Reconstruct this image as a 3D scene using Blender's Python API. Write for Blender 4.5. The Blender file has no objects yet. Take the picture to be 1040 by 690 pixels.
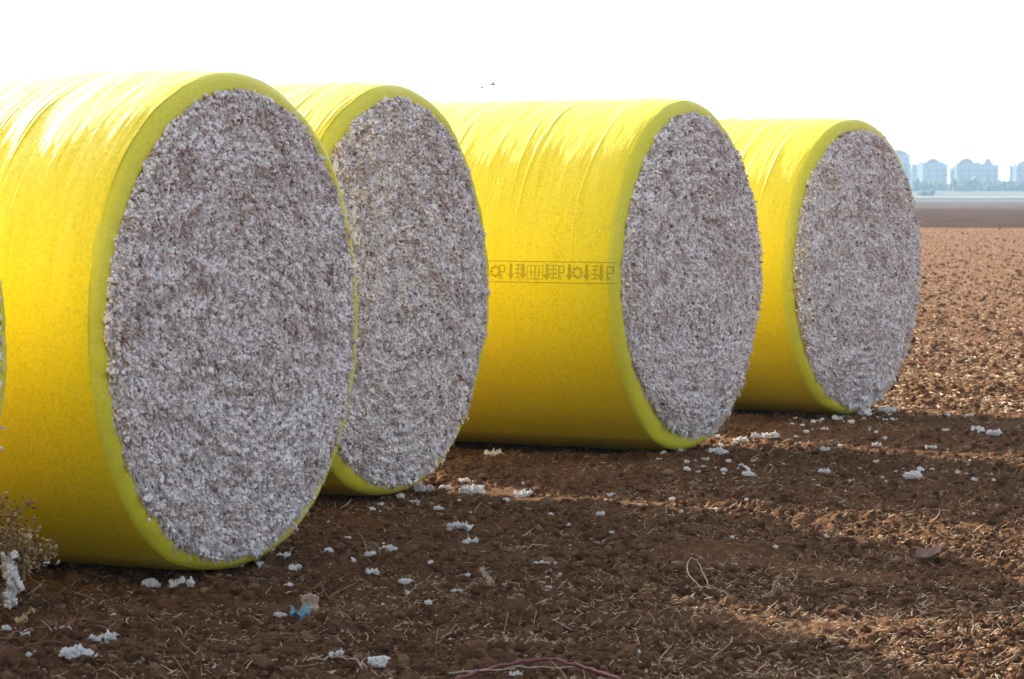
import bpy, bmesh, math, random
import numpy as np
from mathutils import Vector

rng = np.random.default_rng(7)
random.seed(7)
S = bpy.context.scene
COL = S.collection
PI = math.pi
F_PX = 2800.0          # focal length in pixels of a 1040 px wide frame
CAM_H = 1.69
HORIZON = 200.0

# ------------------------------------------------------------------ noise
def _hash(ix, iy, iz, seed):
    h = (ix.astype(np.int64) * 374761393 + iy.astype(np.int64) * 668265263
         + iz.astype(np.int64) * 2147483647 + seed * 1274126177) & 0xFFFFFFFF
    h = ((h ^ (h >> 13)) * 1274126177) & 0xFFFFFFFF
    h = ((h ^ (h >> 16)) * 2246822519) & 0xFFFFFFFF
    h = h ^ (h >> 15)
    return (h & 0xFFFFFF).astype(np.float64) / float(0xFFFFFF)

def vnoise2(x, y, seed=0):
    ix = np.floor(x); iy = np.floor(y)
    fx = x - ix; fy = y - iy
    fx = fx * fx * (3 - 2 * fx); fy = fy * fy * (3 - 2 * fy)
    z = np.zeros_like(ix)
    a = _hash(ix, iy, z, seed); b = _hash(ix + 1, iy, z, seed)
    c = _hash(ix, iy + 1, z, seed); d = _hash(ix + 1, iy + 1, z, seed)
    return (a + (b - a) * fx) * (1 - fy) + (c + (d - c) * fx) * fy - 0.5

def fbm2(x, y, seed=0, octs=4, gain=0.5):
    t = np.zeros_like(x); amp = 1.0
    for o in range(octs):
        t = t + amp * vnoise2(x * 2 ** o + 17.3 * o, y * 2 ** o - 9.1 * o, seed + o)
        amp *= gain
    return t

def domes(x, y, cell, prob, seed, squash=0.7):
    """cloddy bumps: one random hemisphere per cell"""
    ix = np.floor(x / cell); iy = np.floor(y / cell)
    z = np.zeros_like(ix)
    out = np.zeros_like(x)
    for dx in (-1, 0, 1):
        for dy in (-1, 0, 1):
            cx = ix + dx; cy = iy + dy
            px = (cx + _hash(cx, cy, z, seed)) * cell
            py = (cy + _hash(cx, cy, z, seed + 1)) * cell
            r = (0.25 + 0.40 * _hash(cx, cy, z, seed + 2)) * cell
            on = _hash(cx, cy, z, seed + 3) < prob
            d2 = (x - px) ** 2 + (y - py) ** 2
            out = np.maximum(out, np.where(on, np.sqrt(np.maximum(r * r - d2, 0)), 0))
    return out * squash

def base_h(x, y):
    """the field dips a few centimetres towards the photographer"""
    t = np.clip((15.2 - y) / 2.6, 0, 1)
    return -0.035 * t * t * (3 - 2 * t)

def ground_h(x, y):
    x = np.asarray(x, float); y = np.asarray(y, float)
    h = 0.030 * fbm2(x / 1.6, y / 0.9, 3, 3) + 0.016 * fbm2(x / 0.25, y / 0.18, 11, 3)
    wx = x + 0.02 * fbm2(x / 0.05, y / 0.05, 31, 2); wy = y + 0.02 * fbm2(x / 0.05, y / 0.05, 37, 2)
    patch = np.clip(0.75 + 1.3 * fbm2(x / 0.7, y / 0.5, 71, 2), 0.25, 1.3)
    fine = np.clip((60 - np.hypot(x, y)) / 35, 0, 1)
    h = h + fine * patch * np.maximum(0.8 * domes(wx, wy, 0.12, 0.25, 151), np.maximum(1.1 * domes(wx, wy, 0.078, 0.5, 101), 1.1 * domes(wx, wy, 0.042, 0.65, 201)))
    h = h + fine * 0.014 * fbm2(x / 0.035, y / 0.035, 51, 3)
    far = np.clip((np.hypot(x, y - 16) - 70) / 60, 0, 1)
    near = np.clip((y - 2.0) / 3.0, 0, 1)
    return (h - 0.022) * (1 - far) * (0.2 + 0.8 * near) + base_h(x, y)

# ------------------------------------------------------------------ mesh helpers
def mesh_np(name, V, faces, mat=None, smooth=True):
    V = np.ascontiguousarray(V, dtype=np.float32)
    if not isinstance(faces, (list, tuple)):
        faces = [faces]
    faces = [np.asarray(f, dtype=np.int32) for f in faces if len(f)]
    me = bpy.data.meshes.new(name)
    me.vertices.add(len(V)); me.vertices.foreach_set('co', V.ravel())
    loops = np.concatenate([f.ravel() for f in faces])
    tot = np.concatenate([np.full(len(f), f.shape[1], np.int32) for f in faces])
    start = np.concatenate([[0], np.cumsum(tot)[:-1]]).astype(np.int32)
    me.loops.add(len(loops)); me.loops.foreach_set('vertex_index', loops)
    me.polygons.add(len(tot)); me.polygons.foreach_set('loop_start', start)
    try: me.polygons.foreach_set('loop_total', tot)
    except Exception: pass
    me.update(calc_edges=True); me.validate(verbose=False)
    me.polygons.foreach_set('use_smooth', np.full(len(me.polygons), bool(smooth)))
    if mat: me.materials.append(mat)
    me.update()
    return me

def link(name, me, parent=None, loc=None):
    o = bpy.data.objects.new(name, me); COL.objects.link(o)
    if parent: o.parent = parent
    if loc is not None: o.location = loc
    return o

def tag(o, label=None, cat=None, group=None, kind=None):
    if label: o['label'] = label
    if cat: o['category'] = cat
    if group: o['group'] = group
    if kind: o['kind'] = kind
    return o

def empty(name, loc, rz=0.0):
    o = bpy.data.objects.new(name, None); COL.objects.link(o)
    o.location = loc; o.rotation_euler = (0, 0, rz)
    o.empty_display_size = 0.2
    return o

def ico(sub):
    bm = bmesh.new(); bmesh.ops.create_icosphere(bm, subdivisions=sub, radius=1.0)
    V = np.array([v.co[:] for v in bm.verts]); F = np.array([[v.index for v in f.verts] for f in bm.faces])
    bm.free(); return V, F
ICO1, ICO2, ICO3 = ico(1), ico(2), ico(3)

def rand_rot(n, r=rng):
    q = r.normal(size=(n, 4)); q /= np.linalg.norm(q, axis=1)[:, None]
    w, x, y, z = q.T
    return np.stack([np.stack([1-2*(y*y+z*z), 2*(x*y-z*w), 2*(x*z+y*w)], -1),
                     np.stack([2*(x*y+z*w), 1-2*(x*x+z*z), 2*(y*z-x*w)], -1),
                     np.stack([2*(x*z-y*w), 2*(y*z+x*w), 1-2*(x*x+y*y)], -1)], 1)

def blobs(C, R, template=ICO1, rough=0.22, rot=None, r=rng, flat=None):
    """noisy ellipsoids: C (n,3), R (n,3)"""
    T, F = template; n, k = len(C), len(T)
    L = T[None] * (1 + rough * r.uniform(-1, 1, size=(n, k)))[..., None]
    L = L * R[:, None, :]
    if rot is None: rot = rand_rot(n, r)
    V = np.einsum('nij,nkj->nki', rot, L)
    if flat is not None: V[..., 2] *= flat
    V = V + C[:, None, :]
    FF = (F[None] + (np.arange(n) * k)[:, None, None]).reshape(-1, 3)
    return V.reshape(-1, 3), FF

def tubes(P, R, sides=3):
    """P (n,k,3) polylines, R (n,k) radii"""
    n, k, _ = P.shape
    T = np.gradient(P, axis=1); T /= np.linalg.norm(T, axis=2)[..., None] + 1e-9
    up = np.where(np.abs(T[..., 2:3]) > 0.9, np.array([1., 0, 0]), np.array([0, 0, 1.]))
    A = np.cross(T, up); A /= np.linalg.norm(A, axis=2)[..., None] + 1e-9
    B = np.cross(T, A)
    ang = np.arange(sides) * 2 * PI / sides
    V = P[:, :, None, :] + R[:, :, None, None] * (np.cos(ang)[:, None] * A[:, :, None, :] + np.sin(ang)[:, None] * B[:, :, None, :])
    idx = np.arange(n * k * sides).reshape(n, k, sides)
    a = idx[:, :-1]; b = idx[:, 1:]
    q = np.stack([a, np.roll(a, -1, 2), np.roll(b, -1, 2), b], -1).reshape(-1, 4)
    caps = []
    if sides == 3:
        caps = [idx[:, 0, ::-1].reshape(-1, 3), idx[:, -1].reshape(-1, 3)]
    elif sides == 4:
        caps = [idx[:, 0, ::-1].reshape(-1, 4), idx[:, -1].reshape(-1, 4)]
    return V.reshape(-1, 3), [q] + caps

def merge(*parts):
    Vs, by = [], {}
    off = 0
    for V, F in parts:
        if not isinstance(F, (list, tuple)): F = [F]
        for f in F:
            if len(f): by.setdefault(f.shape[1], []).append(f + off)
        Vs.append(V); off += len(V)
    return np.concatenate(Vs), [np.concatenate(v) for v in by.values()]

def box(x0, x1, y0, y1, z0, z1):
    V = np.array([[x, y, z] for z in (z0, z1) for y in (y0, y1) for x in (x0, x1)], float)
    F = np.array([[0, 2, 3, 1], [4, 5, 7, 6], [0, 1, 5, 4], [2, 6, 7, 3], [0, 4, 6, 2], [1, 3, 7, 5]])
    return V, F

def ground_pt(px, py):
    """a spot on the field, from its place in the photograph"""
    d = CAM_H * F_PX / (py - HORIZON)
    for _ in range(6): d = (CAM_H - float(base_h(0.0, np.float64(d)))) * F_PX / (py - HORIZON)
    return (px - 520.0) / F_PX * d, d

# ------------------------------------------------------------------ materials
def mat(name):
    m = bpy.data.materials.new(name); m.use_nodes = True
    nt = m.node_tree; nt.nodes.clear()
    out = nt.nodes.new('ShaderNodeOutputMaterial'); b = nt.nodes.new('ShaderNodeBsdfPrincipled')
    nt.links.new(b.outputs[0], out.inputs[0])
    return m, nt, b
def N(nt, t, **kw):
    n = nt.nodes.new(t)
    for k, v in kw.items():
        if k in n.inputs: n.inputs[k].default_value = v
        else: setattr(n, k, v)
    return n
def noise(nt, vec, scale, detail=4, rough=0.55):
    n = N(nt, 'ShaderNodeTexNoise'); n.inputs['Scale'].default_value = scale
    n.inputs['Detail'].default_value = detail; n.inputs['Roughness'].default_value = rough
    nt.links.new(vec, n.inputs['Vector']); return n.outputs['Fac']
def ramp(nt, fac, stops):
    n = N(nt, 'ShaderNodeValToRGB'); e = n.color_ramp.elements
    while len(e) < len(stops): e.new(0.5)
    for el, (p, c) in zip(e, stops):
        el.position = p; el.color = (*c, 1) if len(c) == 3 else c
    nt.links.new(fac, n.inputs[0]); return n.outputs[0]
def mix(nt, fac, a, b, blend='MIX'):
    n = N(nt, 'ShaderNodeMix', data_type='RGBA', blend_type=blend)
    for s, v in ((n.inputs[0], fac), (n.inputs[6], a), (n.inputs[7], b)):
        if hasattr(v, 'links') or hasattr(v, 'is_linked'): nt.links.new(v, s)
        else: s.default_value = v if not isinstance(v, tuple) else (*v, 1)
    return n.outputs[2]
def mapping(nt, vec, scale):
    n = N(nt, 'ShaderNodeMapping'); n.inputs['Scale'].default_value = scale
    nt.links.new(vec, n.inputs['Vector']); return n.outputs[0]
def bump(nt, b, h, strength, dist):
    n = N(nt, 'ShaderNodeBump'); n.inputs['Strength'].default_value = strength; n.inputs['Distance'].default_value = dist
    nt.links.new(h, n.inputs['Height']); nt.links.new(n.outputs[0], b.inputs['Normal']); return n
def pos(nt): return N(nt, 'ShaderNodeNewGeometry').outputs['Position']
def objc(nt): return N(nt, 'ShaderNodeTexCoord').outputs['Object']
def island(nt): return N(nt, 'ShaderNodeNewGeometry').outputs['Random Per Island']
def simple(name, col, rough=0.8, var=0.25, scale=8.0, bumpd=0.0, spec=0.3):
    m, nt, b = mat(name)
    f = noise(nt, objc(nt), scale, 5)
    c = ramp(nt, f, [(0.3, tuple(x * (1 - var) for x in col)), (0.7, tuple(min(1, x * (1 + var)) for x in col))])
    nt.links.new(c, b.inputs['Base Color']); b.inputs['Roughness'].default_value = rough
    b.inputs['Specular IOR Level'].default_value = spec
    if bumpd: bump(nt, b, f, 0.6, bumpd)
    return m

def soil_material(name='soil', clod=False):
    m, nt, b = mat(name)
    p = pos(nt)
    big = noise(nt, mapping(nt, p, (0.5, 0.9, 1)), 1.3, 4)
    fine = noise(nt, p, 26, 6, 0.65)
    c1 = ramp(nt, fine, [(0.28, (.052, .026, .014)), (0.5, (.146, .072, .036)), (0.72, (.245, .138, .075))])
    c2 = ramp(nt, fine, [(0.28, (.080, .044, .025)), (0.5, (.188, .100, .052)), (0.75, (.300, .182, .105))])
    c = mix(nt, ramp(nt, big, [(0.38, (0, 0, 0)), (0.62, (1, 1, 1))]), c1, c2)
    mid = noise(nt, p, 5.5, 5, 0.7)
    c = mix(nt, ramp(nt, mid, [(0.36, (0, 0, 0)), (0.66, (.65, .65, .65))]), c, (.165, .084, .039))
    if clod:
        c = mix(nt, 0.7, c, ramp(nt, island(nt), [(0, (.066, .030, .016)), (.55, (.158, .083, .045)), (.9, (.22, .115, .060)), (1, (.36, .24, .14))]))
    nt.links.new(c, b.inputs['Base Color']); b.inputs['Roughness'].default_value = 0.95
    b.inputs['Specular IOR Level'].default_value = 0.03
    g = noise(nt, p, 70, 6, 0.7)
    far = noise(nt, p, 13, 5, 0.7)
    h1 = N(nt, 'ShaderNodeBump'); h1.inputs['Strength'].default_value = 1.0; h1.inputs['Distance'].default_value = 0.020
    nt.links.new(g, h1.inputs['Height'])
    h2 = N(nt, 'ShaderNodeBump'); h2.inputs['Strength'].default_value = 0.9; h2.inputs['Distance'].default_value = 0.045
    nt.links.new(far, h2.inputs['Height']); nt.links.new(h1.outputs[0], h2.inputs['Normal'])
    nt.links.new(h2.outputs[0], b.inputs['Normal'])
    return m

def cotton_material(name, face=True, bed=False):
    m, nt, b = mat(name)
    p = objc(nt); isl = island(nt)
    if face:
        if bed: isl = noise(nt, p, 55, 5, 0.75)
        base = ramp(nt, isl, [(0.0, (.80, .73, .70)), (0.25, (.90, .85, .825)), (0.86, (.95, .915, .89)),
                              (0.90, (.70, .60, .55)), (0.95, (.42, .29, .23)), (0.985, (.16, .09, .06))])
        trash = noise(nt, p, 38, 5, 0.7)
        sp = N(nt, 'ShaderNodeSeparateXYZ'); nt.links.new(p, sp.inputs[0])
        def mth(op, a, b_=None):
            n_ = N(nt, 'ShaderNodeMath', operation=op)
            for k_, v_ in ((0, a), (1, b_)):
                if v_ is None: continue
                if isinstance(v_, (int, float)): n_.inputs[k_].default_value = v_
                else: nt.links.new(v_, n_.inputs[k_])
            return n_.outputs[0]
        zc_ = mth('SUBTRACT', sp.outputs[2], 1.145)
        rad_ = mth('SQRT', mth('ADD', mth('MULTIPLY', sp.outputs[1], sp.outputs[1]), mth('MULTIPLY', zc_, zc_)))
        ang_ = mth('ARCTAN2', zc_, sp.outputs[1])
        cb = N(nt, 'ShaderNodeCombineXYZ'); nt.links.new(mth('MULTIPLY', rad_, 34.0), cb.inputs[0]); nt.links.new(mth('MULTIPLY', mth('ABSOLUTE', ang_), 5.0), cb.inputs[1]); nt.links.new(mth('MULTIPLY', sp.outputs[1], 1.5), cb.inputs[2])
        layer = noise(nt, cb.outputs[0], 1.0, 4, 0.65)
        c = mix(nt, ramp(nt, trash, [(0.555, (0, 0, 0)), (0.63, (.92, .92, .92))]), base, (.30, .175, .13))
        c = mix(nt, ramp(nt, layer, [(0.52, (0, 0, 0)), (0.64, (.68, .68, .68))]), c, (.47, .32, .26))
        patch = noise(nt, p, 5.0, 6, 0.72)
        c = mix(nt, ramp(nt, patch, [(0.52, (0, 0, 0)), (0.66, (.55, .55, .55))]), c, (.42, .265, .205))
    else:
        f = noise(nt, p, 60, 4)
        c = ramp(nt, f, [(0.25, (.62, .56, .50)), (0.45, (.86, .835, .80)), (1.0, (.90, .88, .85))])
    nt.links.new(c, b.inputs['Base Color'])
    b.inputs['Roughness'].default_value = 1.0; b.inputs['Specular IOR Level'].default_value = 0.05
    b.inputs['Sheen Weight'].default_value = 0.15
    bump(nt, b, noise(nt, p, 160 if face else 220, 5, 0.7), 0.7, 0.006)
    return m

def wrap_material(name, lip=False):
    m, nt, b = mat(name)
    p = objc(nt)
    f = noise(nt, mapping(nt, p, (1, 1, 1)), 58, 6, 0.72)
    big = noise(nt, mapping(nt, p, (0.8, 1, 1)), 2.4, 4, 0.6)
    if lip:
        a, d = (.71, .66, .040), (.58, .55, .055)
    else:
        a, d = (.82, .652, .002), (.60, .50, .010)
    c = ramp(nt, f, [(0.34, d), (0.56, a)])
    c = mix(nt, ramp(nt, big, [(0.40, (0, 0, 0)), (0.70, (.45, .45, .45))]), c, (.70, .59, .015))
    # long faint scuffs running round the roll
    sc = noise(nt, mapping(nt, p, (42, 1.1, 1.1)), 1.0, 4, 0.6)
    c = mix(nt, ramp(nt, sc, [(0.60, (0, 0, 0)), (0.72, (.35, .35, .35))]), c, (.80, .66, .07))
    nt.links.new(c, b.inputs['Base Color'])
    nt.links.new(ramp(nt, f, [(0.3, (.54, .54, .54)), (0.7, (.41, .41, .41))]), b.inputs['Roughness'])
    b.inputs['Specular IOR Level'].default_value = 0.32
    h1 = N(nt, 'ShaderNodeBump'); h1.inputs['Strength'].default_value = 0.35; h1.inputs['Distance'].default_value = 0.010
    nt.links.new(noise(nt, p, 42, 5, 0.6), h1.inputs['Height'])
    h2 = N(nt, 'ShaderNodeBump'); h2.inputs['Strength'].default_value = 0.35; h2.inputs['Distance'].default_value = 0.008
    nt.links.new(sc, h2.inputs['Height']); nt.links.new(h1.outputs[0], h2.inputs['Normal'])
    nt.links.new(h2.outputs[0], b.inputs['Normal'])
    return m

M_SOIL = soil_material()
M_CLOD = soil_material('soil_clod', True)
M_COTTON = cotton_material('cotton_lint_face', True)
M_BED = cotton_material('cotton_lint_bed', True, True)
M_TUFT = cotton_material('cotton_lint_tuft', False)
M_WRAP = wrap_material('yellow_film')
M_LIP = wrap_material('yellow_film_folded', True)
M_INK = simple('green_ink', (.42, .34, .008), 0.6, 0.15, 30)

def straw_material():
    m, nt, b = mat('dry_straw')
    c = ramp(nt, island(nt), [(0.0, (.20, .12, .06)), (0.35, (.44, .29, .15)), (0.75, (.66, .50, .30)), (1.0, (.80, .70, .53))])
    nt.links.new(c, b.inputs['Base Color']); b.inputs['Roughness'].default_value = 0.6
    b.inputs['Specular IOR Level'].default_value = 0.3
    return m
M_STRAW = straw_material()

# ------------------------------------------------------------------ ground
def grow(start, step, limit, rate):
    out, v = [], start
    while abs(v) < limit:
        step *= rate; v = v + step; out.append(v)
    return out
def build_ground():
    xs_mid = np.arange(-3.4, 5.6, 0.0092)
    left = grow(-3.4, -0.0092, 4500, 1.055); right = grow(5.6, 0.0092, 4500, 1.03)
    xs = np.array(left[::-1] + list(xs_mid) + right)
    ys = [7.8]
    while ys[-1] < 60: ys.append(ys[-1] + max(0.0090, ys[-1] ** 1.25 * 0.00056))
    st = 0.12
    while ys[-1] < 5200: st *= 1.03; ys.append(ys[-1] + st)
    back = grow(7.8, -0.03, 3000, 1.12)
    ys = np.array(back[::-1] + ys)
    X, Y = np.meshgrid(xs, ys)
    near = (np.abs(X) < 210) & (Y > -2) & (Y < 280)
    Z = np.zeros_like(X)
    Z[near] = ground_h(X[near], Y[near])
    V = np.stack([X, Y, Z], -1).reshape(-1, 3)
    ny, nx = X.shape
    idx = np.arange(nx * ny).reshape(ny, nx)
    F = np.stack([idx[:-1, :-1], idx[:-1, 1:], idx[1:, 1:], idx[1:, :-1]], -1).reshape(-1, 4)
    o = link('ploughed_field', mesh_np('ploughed_field', V, F, M_SOIL))
    tag(o, 'bare brown ploughed soil under and around the bales', 'soil', kind='structure')
build_ground()

def sheet(name, label, y0, y1, zf, m, edge=0.0, x0=-2500, x1=2500):
    xs = np.linspace(x0, x1, 161); k = 24
    V = []
    for j in range(k + 1):
        t = j / k
        for x in xs:
            y = y0 + (y1 - y0) * t + (edge * (math.sin(x * 0.05) + .7 * math.sin(x * .31 + 1) + .5 * math.sin(x * .83 + 2)) * (1 - t))
            V.append((x, y, zf(y)))
    idx = np.arange((k + 1) * len(xs)).reshape(k + 1, len(xs))
    F = np.stack([idx[:-1, :-1], idx[:-1, 1:], idx[1:, 1:], idx[1:, :-1]], -1).reshape(-1, 4)
    tag(link(name, mesh_np(name, np.array(V), F, m)), label, 'field', kind='structure')
def rise(y):
    t = max(0.0, (y - 880) / 520.0)
    return 0.12 + 4.6 * t ** 1.5 if y < 1400 else 4.72 + (y - 1400) * 0.004
sheet('dark_fallow_strip', 'dark brown fallow strip beyond the ploughed soil', 148, 372, lambda y: 0.03, simple('fallow_soil', (.060, .037, .028), 0.95, 0.5, 0.25, 0.1, 0.0), 5.0)
sheet('pale_stubble_strip', 'pale pinkish stubble strip before the tree belt', 368, 930, lambda y: 0.06 + max(0, (y - 368)) * 0.0001, simple('pale_stubble', (.085, .060, .050), 0.95, 0.25, 0.06, 0.1, 0.0), 3.0)
sheet('far_land', 'flat hazy land rising under the distant town', 900, 4200, rise, simple('far_land', (.11, .11, .09), 0.95, 0.2, 0.02, 0, 0.0))
sheet('dirt_road', 'pale dirt road along the far edge of the fields', 1092, 1130, lambda y: rise(y) + 0.15, simple('road_dust', (.26, .24, .21), 0.95, 0.1, 0.2, 0, 0.0))
sheet('ditch_bank', 'dark weedy ditch bank before the pale dirt road', 985, 1035, lambda y: rise(y) + 0.15, simple('ditch_weeds', (.05, .045, .03), 0.95, 0.3, 0.2, 0, 0.0))

# ------------------------------------------------------------------ bales
R_LAT, R_RIM, LEN = 1.165, 1.135, 2.40
ZC = 1.145

def squash(V, seed):
    """the roll sags a little where it stands on the soil"""
    T = np.arctan2(V[:, 2] - ZC, V[:, 1]); c, q = np.cos(T), np.sin(T)
    k = 1 + 0.020 * fbm2(c * 1.3 + 3.7 * seed, q * 1.3 - seed, 900 + seed, 2) + 0.004 * fbm2(c * 5 + seed, q * 5, 950 + seed, 2)
    V[:, 1] *= k; V[:, 2] = ZC + (V[:, 2] - ZC) * k
    z = V[:, 2]
    V[:, 2] = np.where(z < 0.12, z + (0.12 - z) * 0.25, z)
    return V

def wrap_mesh(name, seed, n_ridges):
    r = np.random.default_rng(seed)
    na, nt_ = 560, 300
    a = np.linspace(-LEN / 2, LEN / 2 - 0.03, na)
    th = np.linspace(0, 2 * PI, nt_, endpoint=False)      # 0 = local +Y, pi/2 = up
    A, T = np.meshgrid(a, th, indexing='ij')
    edge = LEN / 2 - np.abs(A)
    R = R_LAT - 0.022 * np.exp(-edge / 0.10)
    up = np.clip(np.sin(T) + 0.45, 0, 1.2)
    cx, cy = np.cos(T), np.sin(T)
    low = fbm2(A / 0.30 + 3 * seed, cx * 1.1 + cy * 0.9 + 0.0 * A, seed + 5, 3)
    R = R + 0.009 * low * (0.35 + 0.65 * np.clip(up, 0, 1)) 
    R = R + 0.004 * fbm2(A / 0.07, cx * 3 + cy * 2.2, seed + 9, 3)
    for k in range(n_ridges):
        a0 = r.uniform(-LEN / 2 + 0.1, LEN / 2 - 0.02); skew = r.normal(0, 0.022)
        tc = r.uniform(PI * 0.42, PI * 0.78); half = r.uniform(0.35, 1.15)
        wd = r.uniform(0.004, 0.008); amp = r.uniform(0.0014, 0.0042)
        line = a0 + skew * (T - PI / 2) + 0.012 * vnoise2(T * 3 + k * 7.7, np.zeros_like(T) + k, seed + 60)
        env = np.clip(1 - ((T - tc) / half) ** 2, 0, 1)
        s = (A - line) / wd
        R = R + amp * env * np.where(s < 0, np.exp(-s * s * 1.4), np.exp(-s * s * 0.4))
    crimp = fbm2(A / 0.016 + 0.9 * T, T * 2.2 + seed, seed + 90, 2) * np.clip(fbm2(A / 0.25, T * 1.1 - seed, seed + 95, 2) + 0.10, 0, 1)
    R = R + 0.0045 * crimp * np.clip(np.sin(T) + 0.15, 0, 1)
    V = np.stack([A, R * np.cos(T), ZC + R * np.sin(T)], -1).reshape(-1, 3)
    V = squash(V, seed % 50)
    idx = np.arange(na * nt_).reshape(na, nt_)
    F = np.stack([idx[:-1], idx[1:], np.roll(idx[1:], -1, 1), np.roll(idx[:-1], -1, 1)], -1).reshape(-1, 4)
    return mesh_np(name, V, F, M_WRAP)

def lip_mesh(name, seed, sign=1):
    nt_ = 360
    th = np.linspace(0, 2 * PI, nt_, endpoint=False)
    prof = [(-0.045, R_LAT - 0.013), (-0.03, R_LAT - 0.0165), (-0.012, R_RIM - 0.001), (0.004, R_RIM - 0.018), (0.014, R_RIM - 0.045),
            (0.013, R_RIM - 0.075), (-0.010, R_RIM - 0.11), (-0.08, R_RIM - 0.15)]
    w = np.array([p[0] for p in prof]); R0 = np.array([p[1] for p in prof])
    W, T = np.meshgrid(w, th, indexing='ij'); RR = np.repeat(R0[:, None], nt_, 1)
    wob = fbm2(np.cos(T) * 3 + seed, np.sin(T) * 3, seed + 3, 4)
    puck = fbm2(np.cos(T) * 22 + seed, np.sin(T) * 22, seed + 8, 4)
    k = np.linspace(0, 1, len(prof))[:, None]
    RR = RR + 0.012 * wob * np.minimum(1, 0.3 + k) - 1.1 * notch(T, seed) * np.clip(k * 2 - 0.6, 0, 1); W = W + (0.016 * wob + 0.009 * puck) * np.minimum(1, k * 1.5)
    V = np.stack([sign * (LEN / 2 + W), RR * np.cos(T), ZC + RR * np.sin(T)], -1).reshape(-1, 3)
    V = squash(V, seed % 50 if seed < 80 else (seed - 50) % 50)
    idx = np.arange(len(prof) * nt_).reshape(len(prof), nt_)
    F = np.stack([idx[:-1], idx[1:], np.roll(idx[1:], -1, 1), np.roll(idx[:-1], -1, 1)], -1).reshape(-1, 4)
    return mesh_np(name, V, F, M_LIP)

def cotton_edge(T, seed):
    e = 1.064 + 0.020 * fbm2(np.cos(T) * 2 + seed, np.sin(T) * 2, seed, 2) + 0.02 * fbm2(np.cos(T) * 14, np.sin(T) * 14 + seed, seed + 4, 2)
    if seed in (31, 32): e = e - 0.026 * np.clip(np.cos(T) * 1.2, 0, 1)
    return e - notch(T, seed)

def notch(T, seed):
    """the bale with the printed band has its film folded further in at lower left"""
    if seed != 33: return 0.0 * T
    d = (T + PI / 2 + 0.45 + PI) % (2 * PI) - PI
    return 0.055 * np.clip(1.25 - np.abs(d) / 0.55, 0, 1)

def cotton_w(y, z, seed):
    rr = np.hypot(y, z); T = np.arctan2(z, y)
    e = cotton_edge(T, seed)
    q = np.clip(rr / e, 0, 1)
    w = LEN / 2 + 0.012 + (0.045 if seed in (30, 31, 32) else 0.072) * np.sqrt(np.maximum(0, 1 - q ** 3.2))
    edge = np.clip((1 - q) * 12, 0.15, 1)
    turn = rr / 0.062 + T / (2 * PI) + 0.8 * fbm2(y * 2.2, z * 2.2, seed + 70, 2)
    w = w + edge * (0.045 * fbm2(y / 0.34, z / 0.34, seed + 20, 3) + 0.040 * fbm2(y / 0.080, z / 0.080, seed + 24, 3)
                    + 0.011 * np.sin(2 * PI * turn) * np.clip(0.5 + 2.2 * fbm2(y / 0.28 + 9, z / 0.28, seed + 33, 2), 0, 1.2)
                    - 0.13 * np.clip(fbm2(y / 0.055 + 40, z / 0.055, seed + 28, 2) - 0.24, 0, 0.5) * np.clip(0.6 + 1.5 * fbm2(y / 0.5, z / 0.5, seed + 29, 2), 0, 1.4))
    return w

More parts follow.
